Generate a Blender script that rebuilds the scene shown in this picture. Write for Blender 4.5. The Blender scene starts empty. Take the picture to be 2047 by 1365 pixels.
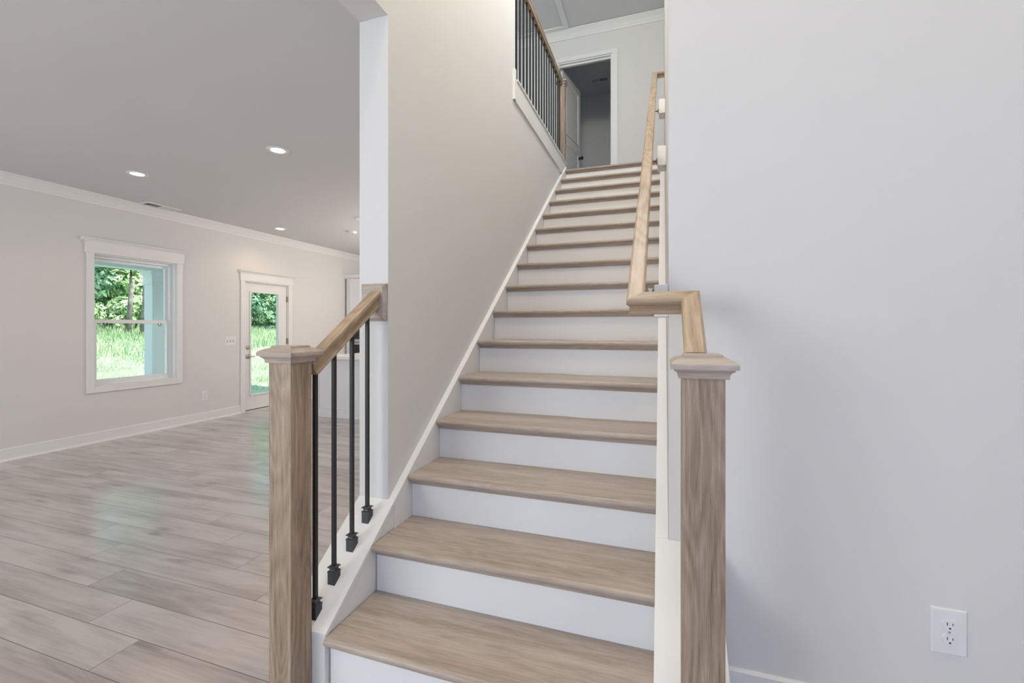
import bpy, bmesh, math, random
from mathutils import Vector, Matrix
random.seed(7)
C = bpy.context.scene.collection
S = bpy.context.scene
R = math.radians

# ------------------------------------------------------------------ camera
cam = bpy.data.cameras.new('camera')
cam.sensor_width = 36.0
cam.lens = 892.0 / 2047.0 * 36.0
cam.shift_y = -28.0 / 2047.0
cam.clip_start = 0.02
camo = bpy.data.objects.new('camera', cam)
camo.location = (0, 0, 1.2177)
camo.rotation_euler = (R(90), 0, R(18.634))
C.objects.link(camo)
S.camera = camo

# ------------------------------------------------------------------ world, sun, daylight, exposure
S.view_settings.view_transform = 'Standard'
S.view_settings.look = 'None'
S.view_settings.gamma = 1.0
S.view_settings.use_curve_mapping = False
S.view_settings.exposure = 0.10

W = bpy.data.worlds.new('sky')
S.world = W
W.use_nodes = True
wn = W.node_tree.nodes
wn['Background'].inputs[0].default_value = (0.60, 0.79, 1.0, 1)
wn['Background'].inputs[1].default_value = 1.4

def sun(rot, energy, col, angle):
    l = bpy.data.lights.new('sun', 'SUN')
    l.energy = energy; l.color = col; l.angle = angle
    o = bpy.data.objects.new('sun', l)
    o.rotation_euler = rot
    C.objects.link(o)

sun((R(38), 0, R(100)), 7.5, (1.0, 0.96, 0.88), R(1.5))

def area(name, loc, rot, sx, sy, energy, col):
    l = bpy.data.lights.new(name, 'AREA')
    l.shape = 'RECTANGLE'; l.size = sx; l.size_y = sy
    l.energy = energy; l.color = col
    o = bpy.data.objects.new(name, l)
    o.location = loc; o.rotation_euler = rot
    C.objects.link(o)
    return o

# daylight through the front door glass, the tall entry window above it and the front living room windows
area('daylight_entry_door', (0.35, -2.75, 1.15), (R(90), 0, 0), 1.7, 1.9, 15, (0.24, 0.44, 1.0))
area('daylight_entry_window', (0.2, -2.75, 3.9), (R(78), 0, 0), 1.9, 1.9, 3, (0.90, 0.95, 1.0))
area('daylight_living_window', (-3.3, -2.75, 1.45), (R(90), 0, 0), 3.2, 1.7, 88, (0.98, 0.99, 0.97))
# unseen fill lights added upstairs, over the entry and in the kitchen
area('hall_side_fill', (-3.3, 4.6, 4.3), (0, R(-90), 0), 1.2, 1.3, 7, (0.75, 0.88, 1.0))  # unseen side light added to brighten the upstairs hall

def point(name, loc, energy, col, r):
    l = bpy.data.lights.new(name, 'POINT')
    l.energy = energy; l.color = col; l.shadow_soft_size = r
    o = bpy.data.objects.new(name, l); o.location = loc
    C.objects.link(o)

point('stairwell_fill', (-0.45, 3.2, 5.0), 54, (0.88, 0.97, 1.0), 0.2)  # bare light added to lift the stair top, no fixture modelled
point('entry_fill', (-0.5, 1.15, 4.8), 94, (1.0, 0.84, 0.60), 0.25)  # added overhead fill for the treads and stair walls
point('kitchen_fill', (-2.9, 6.2, 2.2), 84, (1.0, 0.93, 0.85), 0.3)  # unseen fill added to brighten the kitchen end

# ------------------------------------------------------------------ materials
def mat(name, col, rough=0.5, metal=0.0, spec=0.5):
    m = bpy.data.materials.new(name); m.use_nodes = True
    b = m.node_tree.nodes['Principled BSDF']
    b.inputs['Base Color'].default_value = (*col, 1)
    b.inputs['Roughness'].default_value = rough
    b.inputs['Metallic'].default_value = metal
    b.inputs['Specular IOR Level'].default_value = spec
    return m

class NT:
    def __init__(s, m):
        s.t = m.node_tree; s.b = s.t.nodes['Principled BSDF']
    def n(s, typ, **kw):
        x = s.t.nodes.new(typ)
        for k, v in kw.items():
            setattr(x, k, v)
        return x
    def l(s, a, b):
        s.t.links.new(a, b)
    def math(s, op, a, b=None, c=None):
        x = s.n('ShaderNodeMath', operation=op)
        for i, v in enumerate((a, b, c)):
            if v is None: continue
            if isinstance(v, (int, float)): x.inputs[i].default_value = v
            else: s.l(v, x.inputs[i])
        return x.outputs[0]
    def ramp(s, fac, stops):
        x = s.n('ShaderNodeValToRGB')
        e = x.color_ramp.elements
        while len(e) < len(stops): e.new(0.5)
        for i, (p, c) in enumerate(stops):
            e[i].position = p; e[i].color = (*c, 1)
        s.l(fac, x.inputs[0])
        return x.outputs[0]
    def mix(s, f, a, b, mode='MIX'):
        x = s.n('ShaderNodeMix', data_type='RGBA', blend_type=mode)
        for i, v in ((0, f), (6, a), (7, b)):
            if isinstance(v, (int, float)): x.inputs[i].default_value = v
            elif isinstance(v, tuple): x.inputs[i].default_value = (*v, 1)
            else: s.l(v, x.inputs[i])
        return x.outputs[2]

def paint(name, col, rough, bump=0.04, scale=220):
    m = mat(name, col, rough, spec=0.3)
    t = NT(m)
    co = t.n('ShaderNodeTexCoord').outputs['Object']
    nz = t.n('ShaderNodeTexNoise'); nz.inputs['Scale'].default_value = scale; nz.inputs['Detail'].default_value = 3
    t.l(co, nz.inputs['Vector'])
    bp = t.n('ShaderNodeBump'); bp.inputs['Strength'].default_value = bump; bp.inputs['Distance'].default_value = 0.002
    t.l(nz.outputs[0], bp.inputs['Height']); t.l(bp.outputs[0], t.b.inputs['Normal'])
    big = t.n('ShaderNodeTexNoise'); big.inputs['Scale'].default_value = 1.3
    t.l(co, big.inputs['Vector'])
    c = t.mix(big.outputs[0], tuple(x * 0.975 for x in col), tuple(min(1, x * 1.02) for x in col))
    t.l(c, t.b.inputs['Base Color'])
    return m

WALL = paint('wall_paint', (0.73, 0.714, 0.70), 0.75)
CEIL = paint('ceiling_paint', (0.70, 0.694, 0.698), 0.9, 0.06, 160)
TRIM = paint('trim_paint', (0.81, 0.80, 0.79), 0.42, 0.01, 60)
WHITE = mat('white_plastic', (0.80, 0.80, 0.80), 0.3)
VINYL = mat('white_vinyl', (0.82, 0.83, 0.84), 0.35)
BLACK = mat('black_iron', (0.022, 0.024, 0.028), 0.42, 0.3)
SHOE = mat('dark_iron_shoe', (0.06, 0.062, 0.07), 0.42, 0.5)
DARK = mat('dark_slot', (0.02, 0.02, 0.02), 0.6)
NICKEL = mat('satin_nickel', (0.62, 0.58, 0.52), 0.3, 1.0)
BRACKET = mat('aged_nickel', (0.30, 0.26, 0.21), 0.35, 0.9)
BRONZE = mat('dark_bronze', (0.05, 0.045, 0.04), 0.25, 0.9)
OVEN = mat('black_oven_glass', (0.02, 0.02, 0.022), 0.15)
QUARTZ = mat('white_quartz', (0.82, 0.82, 0.81), 0.2)
STEEL = mat('brushed_steel', (0.55, 0.55, 0.56), 0.3, 1.0)
SIDING = mat('white_exterior_paint', (0.85, 0.87, 0.88), 0.6)
VENTGREY = mat('vent_shadow_grey', (0.10, 0.11, 0.115), 0.7)

def wood(name, axis, dark, mid, light, rough=0.42, fine=1.0, bump=0.08, cathw=0.30):
    """Stained oak; grain runs along AXIS ('X','Y','Z' of the object, or 'UV' with v along the grain)."""
    m = mat(name, mid, rough, spec=0.35)
    t = NT(m)
    tc = t.n('ShaderNodeTexCoord')
    co = tc.outputs['UV'] if axis == 'UV' else tc.outputs['Object']
    oi = t.n('ShaderNodeObjectInfo')
    off = t.n('ShaderNodeVectorMath', operation='SCALE'); off.inputs[0].default_value = (7.3, 5.1, 9.7)
    t.l(oi.outputs['Random'], off.inputs['Scale'])
    add = t.n('ShaderNodeVectorMath', operation='ADD'); t.l(co, add.inputs[0]); t.l(off.outputs[0], add.inputs[1])
    def noise(along, across, detail, rough_=0.6, dist=0.0):
        s = {'X': (along, across, across), 'Y': (across, along, across), 'Z': (across, across, along), 'UV': (across, along, 1)}[axis]
        mp = t.n('ShaderNodeVectorMath', operation='MULTIPLY'); mp.inputs[1].default_value = s
        t.l(add.outputs[0], mp.inputs[0])
        nz = t.n('ShaderNodeTexNoise'); nz.inputs['Scale'].default_value = 1.0
        nz.inputs['Detail'].default_value = detail; nz.inputs['Roughness'].default_value = rough_
        nz.inputs['Distortion'].default_value = dist
        t.l(mp.outputs[0], nz.inputs['Vector'])
        return nz.outputs[0]
    broad = noise(1.3, 14, 2, 0.5, 0.6)
    cath = t.math('FRACT', t.math('MULTIPLY', noise(1.6, 13 * fine, 1.0, 0.4, 0.3), 11.0))
    cath = t.math('ABSOLUTE', t.math('SUBTRACT', cath, 0.5))
    pores = noise(14, 420 * fine, 3, 0.65)
    streak = noise(3.0, 120 * fine, 3, 0.6)
    f = t.math('ADD', t.math('MULTIPLY', broad, 0.42), t.math('MULTIPLY', streak, 0.40))
    f = t.math('ADD', f, t.math('MULTIPLY', cath, cathw))
    f = t.math('ADD', f, t.math('MULTIPLY', t.math('SUBTRACT', pores, 0.5), 0.45))
    col = t.ramp(f, [(0.26, dark), (0.47, mid), (0.70, light)])
    t.l(col, t.b.inputs['Base Color'])
    bp = t.n('ShaderNodeBump'); bp.inputs['Strength'].default_value = bump; bp.inputs['Distance'].default_value = 0.002
    t.l(pores, bp.inputs['Height']); t.l(bp.outputs[0], t.b.inputs['Normal'])
    return m

OAK = ((0.175, 0.12, 0.08), (0.335, 0.25, 0.18), (0.49, 0.395, 0.305))
OAK_Z = wood('stained_oak_upright', 'Z', *OAK, 0.45, 0.8, 0.12, 0.22)
OAK_X = wood('stained_oak_tread', 'X', (0.31, 0.245, 0.20), (0.435, 0.36, 0.305), (0.54, 0.465, 0.405), 0.36, 0.5, 0.03, 0.14)
OAK_UV = wood('stained_oak_rail', 'UV', (0.25, 0.17, 0.105), (0.395, 0.29, 0.195), (0.52, 0.405, 0.29), 0.4, 0.5, 0.04)

def plank_floor():
    m = mat('plank_flooring', (0.4, 0.33, 0.27), 0.3, spec=0.45)
    t = NT(m)
    co = t.n('ShaderNodeTexCoord').outputs['Object']
    sp = t.n('ShaderNodeSeparateXYZ'); t.l(co, sp.inputs[0])
    w, L = 0.1665, 1.163
    ry = t.math('DIVIDE', t.math('SUBTRACT', sp.outputs[1], 1.0185), w)
    row = t.math('FLOOR', ry)
    rx = t.math('DIVIDE', t.math('ADD', sp.outputs[0], t.math('ADD', t.math('MULTIPLY', row, 0.318), 1.93)), L)
    colm = t.math('FLOOR', rx)
    fy = t.math('FRACT', ry); fx = t.math('FRACT', rx)
    ey = t.math('MULTIPLY', t.math('MINIMUM', fy, t.math('SUBTRACT', 1.0, fy)), w)
    ex = t.math('MULTIPLY', t.math('MINIMUM', fx, t.math('SUBTRACT', 1.0, fx)), L)
    edge = t.math('MINIMUM', ex, ey)
    seam = t.math('LESS_THAN', edge, 0.0014)
    cv = t.n('ShaderNodeCombineXYZ'); t.l(row, cv.inputs[0]); t.l(colm, cv.inputs[1])
    wnz = t.n('ShaderNodeTexWhiteNoise', noise_dimensions='2D'); t.l(cv.outputs[0], wnz.inputs['Vector'])
    sc = t.n('ShaderNodeVectorMath', operation='SCALE'); sc.inputs['Scale'].default_value = 13.0; t.l(wnz.outputs['Color'], sc.inputs[0])
    add = t.n('ShaderNodeVectorMath', operation='ADD'); t.l(co, add.inputs[0]); t.l(sc.outputs[0], add.inputs[1])
    def noise(sx, sy, det, ro=0.6, di=0.0):
        mp = t.n('ShaderNodeVectorMath', operation='MULTIPLY'); mp.inputs[1].default_value = (sx, sy, 1)
        t.l(add.outputs[0], mp.inputs[0])
        nz = t.n('ShaderNodeTexNoise'); nz.inputs['Scale'].default_value = 1; nz.inputs['Detail'].default_value = det
        nz.inputs['Roughness'].default_value = ro; nz.inputs['Distortion'].default_value = di
        t.l(mp.outputs[0], nz.inputs['Vector'])
        return nz.outputs[0]
    broad = noise(1.1, 6.0, 3, 0.55, 0.8)
    fine = noise(3.5, 150, 3, 0.6)
    mid = noise(2.2, 30, 3, 0.6, 0.4)
    # knots: stretched cells, some of them with a dark eye and growth rings round it
    mp = t.n('ShaderNodeVectorMath', operation='MULTIPLY'); mp.inputs[1].default_value = (1.6, 6.4, 1)
    t.l(add.outputs[0], mp.inputs[0])
    vo = t.n('ShaderNodeTexVoronoi', voronoi_dimensions='2D'); vo.inputs['Scale'].default_value = 1.0
    wob = t.n('ShaderNodeVectorMath', operation='ADD'); t.l(mp.outputs[0], wob.inputs[0])
    wn2 = t.n('ShaderNodeVectorMath', operation='SCALE'); wn2.inputs['Scale'].default_value = 0.5
    nw = t.n('ShaderNodeTexNoise'); nw.inputs['Scale'].default_value = 1.6; nw.inputs['Detail'].default_value = 2
    t.l(mp.outputs[0], nw.inputs['Vector']); t.l(nw.outputs['Color'], wn2.inputs[0]); t.l(wn2.outputs[0], wob.inputs[1])
    t.l(wob.outputs[0], vo.inputs['Vector'])
    d = vo.outputs['Distance']
    sepc = t.n('ShaderNodeSeparateColor'); t.l(vo.outputs['Color'], sepc.inputs[0])
    some = t.math('LESS_THAN', sepc.outputs[0], 0.34)
    eye = t.math('MULTIPLY', t.ramp(d, [(0.02, (1, 1, 1)), (0.17, (0, 0, 0))]), some)
    halo = t.math('MULTIPLY', t.ramp(d, [(0.08, (1, 1, 1)), (0.46, (0, 0, 0))]), some)
    rings = t.math('MULTIPLY', t.math('SINE', t.math('MULTIPLY', d, 95.0)), halo)
    f = t.math('ADD', t.math('MULTIPLY', broad, 0.68), t.math('MULTIPLY', fine, 0.17))
    f = t.math('ADD', f, t.math('MULTIPLY', mid, 0.36))
    f = t.math('ADD', f, t.math('MULTIPLY', rings, 0.022))
    f = t.math('SUBTRACT', f, t.math('MULTIPLY', halo, 0.05))
    f = t.math('ADD', f, t.math('MULTIPLY', wnz.outputs['Value'], 0.07))
    col = t.ramp(f, [(0.42, (0.25, 0.19, 0.16)), (0.58, (0.42, 0.352, 0.325)), (0.74, (0.56, 0.495, 0.47))])
    col = t.mix(t.math('MULTIPLY', eye, 0.6), col, (0.15, 0.115, 0.10))
    col = t.mix(seam, col, (0.12, 0.09, 0.07))
    t.l(col, t.b.inputs['Base Color'])
    t.b.inputs['Coat Weight'].default_value = 0.9; t.b.inputs['Coat IOR'].default_value = 1.75; t.b.inputs['Coat Roughness'].default_value = 0.16
    rg = t.math('ADD', t.math('MULTIPLY', fine, 0.2), 0.28)
    t.l(rg, t.b.inputs['Roughness'])
    bp = t.n('ShaderNodeBump'); bp.inputs['Strength'].default_value = 0.12; bp.inputs['Distance'].default_value = 0.002
    h = t.math('SUBTRACT', fine, t.math('MULTIPLY', seam, 1.5))
    t.l(h, bp.inputs['Height']); t.l(bp.outputs[0], t.b.inputs['Normal'])
    return m
FLOOR = plank_floor()

def glass():
    m = bpy.data.materials.new('window_glass'); m.use_nodes = True
    t = m.node_tree; t.nodes.remove(t.nodes['Principled BSDF'])
    tr = t.nodes.new('ShaderNodeBsdfTransparent'); tr.inputs[0].default_value = (0.95, 0.985, 0.97, 1)
    gl = t.nodes.new('ShaderNodeBsdfGlossy'); gl.inputs['Roughness'].default_value = 0.02
    mx = t.nodes.new('ShaderNodeMixShader'); mx.inputs[0].default_value = 0.003
    t.links.new(tr.outputs[0], mx.inputs[1]); t.links.new(gl.outputs[0], mx.inputs[2])
    t.links.new(mx.outputs[0], t.nodes['Material Output'].inputs[0])
    return m
GLASS = glass()

def emis(name, col, s):
    m = mat(name, (0.9, 0.9, 0.9), 0.5)
    b = m.node_tree.nodes['Principled BSDF']
    b.inputs['Emission Color'].default_value = (*col, 1); b.inputs['Emission Strength'].default_value = s
    return m
LENS = emis('lit_lens', (1.0, 0.92, 0.78), 9.0)

def noisy(name, stops, scale, rough=0.8, detail=4, transl=0.0):
    m = mat(name, stops[1][1], rough, spec=0.2)
    t = NT(m)
    co = t.n('ShaderNodeTexCoord').outputs['Object']
    nz = t.n('ShaderNodeTexNoise'); nz.inputs['Scale'].default_value = scale; nz.inputs['Detail'].default_value = detail
    t.l(co, nz.inputs['Vector'])
    t.l(t.ramp(nz.outputs[0], stops), t.b.inputs['Base Color'])
    return m
LAWN = noisy('lawn_soil_and_grass', [(0.33, (0.31, 0.31, 0.24)), (0.48, (0.33, 0.43, 0.27)), (0.66, (0.46, 0.54, 0.37))], 1.4)
BLADE = noisy('grass_blade', [(0.3, (0.22, 0.38, 0.20)), (0.5, (0.36, 0.48, 0.28)), (0.7, (0.52, 0.55, 0.38))], 0.9)
BARK = noisy('grey_bark', [(0.3, (0.14, 0.12, 0.11)), (0.5, (0.27, 0.24, 0.22)), (0.7, (0.40, 0.37, 0.34))], 6)
LEAVES = [noisy('leaf_green', [(0.32, (0.07, 0.19, 0.10)), (0.5, (0.32, 0.52, 0.30)), (0.66, (0.66, 0.80, 0.56))], 1.6),
          noisy('leaf_light_green', [(0.32, (0.16, 0.31, 0.13)), (0.5, (0.46, 0.64, 0.32)), (0.66, (0.76, 0.86, 0.60))], 1.8),
          noisy('leaf_dark_green', [(0.32, (0.04, 0.13, 0.07)), (0.5, (0.18, 0.36, 0.22)), (0.66, (0.46, 0.64, 0.42))], 1.5)]

# ------------------------------------------------------------------ mesh helpers
def link(name, bm, m, parent=None, smooth=False, loc=(0, 0, 0), rot=(0, 0, 0)):
    me = bpy.data.meshes.new(name)
    bmesh.ops.recalc_face_normals(bm, faces=bm.faces)
    bm.to_mesh(me); bm.free()
    for mm in (m if isinstance(m, (list, tuple)) else [m]): me.materials.append(mm)
    if smooth:
        for p in me.polygons: p.use_smooth = True
    o = bpy.data.objects.new(name, me)
    o.location = loc; o.rotation_euler = rot
    C.objects.link(o)
    if parent: o.parent = parent
    return o

def thing(name, label, cat, loc=(0, 0, 0), group=None):
    o = bpy.data.objects.new(name, None); o.empty_display_size = 0.1
    o.location = loc; C.objects.link(o)
    o['label'] = label; o['category'] = cat
    if group: o['group'] = group
    return o

def tag(o, label, cat, group=None):
    o['label'] = label; o['category'] = cat
    if group: o['group'] = group
    return o

def struct(o):
    o['kind'] = 'structure'
    return o

def box(bm, x0, x1, y0, y1, z0, z1, bev=0.0, mi=0):
    g = bmesh.ops.create_cube(bm, size=1.0)
    vs = g['verts']
    for v in vs:
        v.co = Vector(((x0 + x1) / 2 + v.co.x * (x1 - x0), (y0 + y1) / 2 + v.co.y * (y1 - y0), (z0 + z1) / 2 + v.co.z * (z1 - z0)))
    fs = list({f for v in vs for f in v.link_faces})
    for f in fs: f.material_index = mi
    if bev > 0:
        es = list({e for v in vs for e in v.link_edges})
        bmesh.ops.bevel(bm, geom=es, offset=bev, segments=2, profile=0.6, affect='EDGES')

def bx(name, x0, x1, y0, y1, z0, z1, m, parent=None, bev=0.0):
    bm = bmesh.new(); box(bm, x0, x1, y0, y1, z0, z1, bev)
    return link(name, bm, m, parent)

def prism(bm, pts, axis, a0, a1):
    """Extrude polygon PTS (in the two other axes, in order) along AXIS from a0 to a1."""
    def P(p, a):
        if axis == 'X': return (a, p[0], p[1])
        if axis == 'Y': return (p[0], a, p[1])
        return (p[0], p[1], a)
    A = [bm.verts.new(P(p, a0)) for p in pts]; B = [bm.verts.new(P(p, a1)) for p in pts]
    n = len(pts)
    bm.faces.new(A); bm.faces.new(B[::-1])
    for i in range(n):
        bm.faces.new((A[i], A[(i + 1) % n], B[(i + 1) % n], B[i]))

def pr(name, pts, axis, a0, a1, m, parent=None, smooth=False):
    bm = bmesh.new(); prism(bm, pts, axis, a0, a1)
    return link(name, bm, m, parent)

def lathe(bm, prof, seg=24, M=Matrix()):
    rings = []
    for r, z in prof:
        rings.append([bm.verts.new(M @ Vector((r * math.cos(2 * math.pi * i / seg), r * math.sin(2 * math.pi * i / seg), z))) for i in range(seg)])
    for a, b in zip(rings, rings[1:]):
        for i in range(seg):
            bm.faces.new((a[i], a[(i + 1) % seg], b[(i + 1) % seg], b[i]))
    bm.faces.new(rings[0][::-1]); bm.faces.new(rings[-1])

def square_lathe(bm, prof):
    """Stack of squares: (half width, z) list."""
    rings = []
    for h, z in prof:
        rings.append([bm.verts.new(Vector((sx * h, sy * h, z))) for sx, sy in ((-1, -1), (1, -1), (1, 1), (-1, 1))])
    for a, b in zip(rings, rings[1:]):
        for i in range(4):
            bm.faces.new((a[i], a[(i + 1) % 4], b[(i + 1) % 4], b[i]))
    bm.faces.new(rings[0][::-1]); bm.faces.new(rings[-1])

def tube(bm, pts, r, seg=10):
    rings = []
    for i, p in enumerate(pts):
        p = Vector(p)
        t = (Vector(pts[min(i + 1, len(pts) - 1)]) - Vector(pts[max(i - 1, 0)])).normalized()
        u = t.cross(Vector((0, 0, 1)))
        if u.length < 1e-3: u = Vector((1, 0, 0))
        u.normalize(); v = t.cross(u)
        rr = r[i] if isinstance(r, (list, tuple)) else r
        rings.append([bm.verts.new(p + (u * math.cos(2 * math.pi * k / seg) + v * math.sin(2 * math.pi * k / seg)) * rr) for k in range(seg)])
    for a, b in zip(rings, rings[1:]):
        for i in range(seg):
            bm.faces.new((a[i], a[(i + 1) % seg], b[(i + 1) % seg], b[i]))
    bm.faces.new(rings[0][::-1]); bm.faces.new(rings[-1])

RAILP = []
_half = [(0.0205, -0.056), (0.0205, -0.049), (0.0175, -0.046), (0.0165, -0.038), (0.0180, -0.029), (0.0225, -0.021), (0.0262, -0.017), (0.0265, -0.008), (0.0240, -0.003), (0.0190, 0.0)]
RAILP = _half + [(-x, z) for x, z in reversed(_half)]

def rail(name, pts, m, parent, origin, E1, E2, N, trim=None):
    """Sweep the handrail profile along a path of 2-D points in the plane (E1, E2) with normal N; top surface in the plane. UV v runs along the rail."""
    E1, E2, N, O = Vector(E1), Vector(E2), Vector(N), Vector(origin)
    bm = bmesh.new(); uvl = bm.loops.layers.uv.new('UVMap')
    P = [Vector(p) for p in pts]
    per = [0.0]
    for a, b in zip(RAILP, RAILP[1:] + RAILP[:1]):
        per.append(per[-1] + math.hypot(b[0] - a[0], b[1] - a[1]))
    base = 0.0
    n = len(RAILP)
    def perp(t): return Vector((t.y, -t.x))
    for i in range(len(P) - 1):
        t = (P[i + 1] - P[i]).normalized(); s = perp(t)
        L = (P[i + 1] - P[i]).length
        def cut(j):
            if 0 < j < len(P) - 1:
                t1 = (P[j] - P[j - 1]).normalized(); t2 = (P[j + 1] - P[j]).normalized()
                mnorm = (t1 + t2).normalized()
                return lambda x: -x * s.dot(mnorm) / t.dot(mnorm)
            return lambda x: 0.0
        c0, c1 = cut(i), cut(i + 1)
        A, B = [], []
        for x, z in RAILP:
            a = P[i] + s * x + t * c0(x); b = P[i + 1] + s * x + t * c1(x)
            va, vb = O + E1 * a.x + E2 * a.y + N * z, O + E1 * b.x + E2 * b.y + N * z
            if trim and i == len(P) - 2: vb = trim(va, vb)
            A.append((bm.verts.new(va), base + c0(x))); B.append((bm.verts.new(vb), base + L + c1(x)))
        for k in range(n):
            k2 = (k + 1) % n
            f = bm.faces.new((A[k][0], A[k2][0], B[k2][0], B[k][0]))
            for lp, uv in zip(f.loops, ((per[k], A[k][1]), (per[k + 1], A[k2][1]), (per[k + 1], B[k2][1]), (per[k], B[k][1]))):
                lp[uvl].uv = (uv[0] + i * 0.7, uv[1])
        if i == 0: bm.faces.new([a[0] for a in A])
        if i == len(P) - 2: bm.faces.new([b[0] for b in B])
        base += L
    return link(name, bm, m, parent)

# ------------------------------------------------------------------ stair numbers
r_, t_, Y0 = 0.19, 0.2587, 1.2276           # rise, going, first riser
SL = r_ / t_
XL, XR = -1.0590, -0.0237                    # stair sides
WL, WR = -1.092, 0.020                       # stair wall faces
YW = 1.61                                    # front ends of the stair walls
TOP = 16 * r_                                # upper floor, 3.04
CE1, CE2 = 2.62, 5.36                        # ceilings
XF = -5.68                                   # far living room wall
YK = 7.55                                    # kitchen end wall
YF = -2.6                                    # front wall, behind the camera
YD = 6.18                                    # upstairs door wall
def capz(y): return 0.19 + SL * (y - 1.193)

# ------------------------------------------------------------------ setting: floor, ceilings, walls
struct(bx('floor', XF - 0.15, 1.75, YF - 0.12, YK + 0.15, -0.12, 0.0, FLOOR))

def wall_y(name, x0, x1, y0, y1, z0, z1, holes, m=WALL):
    """wall running along Y (thickness x0..x1) with rectangular holes (ya, yb, za, zb)."""
    bm = bmesh.new()
    ys = sorted({y0, y1, *[h[0] for h in holes], *[h[1] for h in holes]})
    zs = sorted({z0, z1, *[h[2] for h in holes], *[h[3] for h in holes]})
    for a, b in zip(ys, ys[1:]):
        for c, d in zip(zs, zs[1:]):
            if any(h[0] <= a and b <= h[1] and h[2] <= c and d <= h[3] for h in holes): continue
            box(bm, x0, x1, a, b, c, d)
    bmesh.ops.remove_doubles(bm, verts=bm.verts, dist=1e-5)
    inner = [f for f in bm.faces if False]
    return struct(link(name, bm, m))

def wall_x(name, y0, y1, x0, x1, z0, z1, holes, m=WALL):
    bm = bmesh.new()
    xs = sorted({x0, x1, *[h[0] for h in holes], *[h[1] for h in holes]})
    zs = sorted({z0, z1, *[h[2] for h in holes], *[h[3] for h in holes]})
    for a, b in zip(xs, xs[1:]):
        for c, d in zip(zs, zs[1:]):
            if any(h[0] <= a and b <= h[1] and h[2] <= c and d <= h[3] for h in holes): continue
            box(bm, a, b, y0, y1, c, d)
    bmesh.ops.remove_doubles(bm, verts=bm.verts, dist=1e-5)
    return struct(link(name, bm, m))

WIN = (3.043, 3.890, 0.590, 1.998)           # window opening
DOOR = (4.835, 5.625, 0.0, 1.885)            # patio door opening
wall_y('wall_left', XF - 0.14, XF, YF, YK + 0.12, 0, CE1, [WIN, DOOR])
wall_x('wall_kitchen', YK, YK + 0.12, XF, WL, 0, CE1, [])
wall_x('wall_front', YF - 0.12, YF, XF - 0.14, 1.75, 0, CE2, [(-4.9, -1.7, 0.6, 2.3), (-0.5, 1.2, 0.2, 2.1), (-0.75, 1.15, 2.95, 4.85)])
wall_y('wall_entry', 1.6, 1.75, YF, 1.61, 0, CE2, [])
wall_x('wall_right', YW, YW + 0.12, WR, 1.75, 0, CE2, [])
wall_y('wall_stairs_right', WR, WR + 0.12, YW + 0.12, YD, 0, CE2, [])
bm = bmesh.new()                             # stair left wall: L-shaped, low part ends at the upper hall floor edge, open at the living room
prism(bm, [(YW, 0), (YK, 0), (YK, 2.98), (3.315, 2.98), (3.315, CE2), (YF, CE2), (YF, 2.53), (YW, 2.53)], 'X', WL - 0.143, WL)
struct(link('wall_stairs_left', bm, WALL))
struct(bx('ceiling', XF, WL - 0.143, YF, YK, CE1, CE1 + 0.06, CEIL))
struct(bx('ceiling_upstairs', -3.6, 1.75, YF, 9.0, CE2, CE2 + 0.06, CEIL))
struct(bx('floor_upstairs', -3.6, WL - 0.145, 3.32, 9.0, 2.80, TOP, FLOOR))
struct(bx('floor_landing', WL - 0.14, WR, Y0 + 15 * t_ + 0.05, 9.0, 2.99, TOP, FLOOR))
wall_x('wall_upstairs', YD, YD + 0.115, -3.6, 0.7, TOP, CE2, [(-1.394, -0.652, TOP, 4.94)])
wall_y('wall_hall', -3.72, -3.6, 3.2, 9.0, TOP, CE2, [(3.9, 5.3, 3.6, 4.95)])
wall_x('wall_hall_front', 3.2, 3.315, -3.6, WL - 0.143, TOP, CE2, [])
wall_x('wall_room_back', 8.02, 8.12, -3.0, 0.7, TOP, CE2, [])
wall_y('wall_room_right', -0.30, -0.2, YD + 0.115, 8.02, TOP, CE2, [])
struct(bx('roof', -3.9, 2.0, YF - 0.3, 9.2, CE2 + 0.08, CE2 + 0.2, SIDING))
struct(bx('roof_living', XF - 0.14, -3.72, YF - 0.12, YK + 0.12, CE1 + 0.08, CE1 + 0.2, SIDING))

# baseboards, crown, upstairs casing
def base_poly(d0, s, h=0.113):
    return [(d0, 0), (d0 + s * 0.014, 0), (d0 + s * 0.014, h - 0.006), (d0 + s * 0.006, h), (d0, h)]
def shoe_poly(d0, s):
    return [(d0 + s * 0.014, 0), (d0 + s * 0.03, 0), (d0 + s * 0.028, 0.009), (d0 + s * 0.022, 0.016), (d0 + s * 0.014, 0.019)]
def baseboard_y(name, xw, s, y0, y1, shoe=True):
    bm = bmesh.new(); prism(bm, base_poly(xw, s), 'Y', y0, y1)
    if shoe: prism(bm, shoe_poly(xw, s), 'Y', y0, y1)
    return struct(link(name, bm, TRIM))
baseboard_y('baseboard_left', XF, 1, YF, 4.768)
baseboard_y('baseboard_left_far', XF, 1, 5.69, YK)
bm = bmesh.new(); prism(bm, [(YW - (a - YW), b) if False else (a, b) for a, b in base_poly(YW, -1)], 'X', 0.176, 1.6)
struct(link('baseboard_right', bm, TRIM))
def crown_poly(w, c, s):
    return [(w, c - 0.105), (w + s * 0.012, c - 0.105), (w + s * 0.016, c - 0.09), (w + s * 0.045, c - 0.05), (w + s * 0.075, c - 0.02), (w + s * 0.085, c - 0.014), (w + s * 0.085, c), (w, c)]
struct(pr('trim_1', crown_poly(XF, CE1, 1), 'Y', YF, YK, TRIM))
struct(pr('trim_2', crown_poly(YK, CE1, -1), 'X', XF, WL - 0.143, TRIM))
struct(pr('trim_3', crown_poly(YD, CE2 - 0.005, -1), 'X', -3.6, WR, TRIM))
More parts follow.
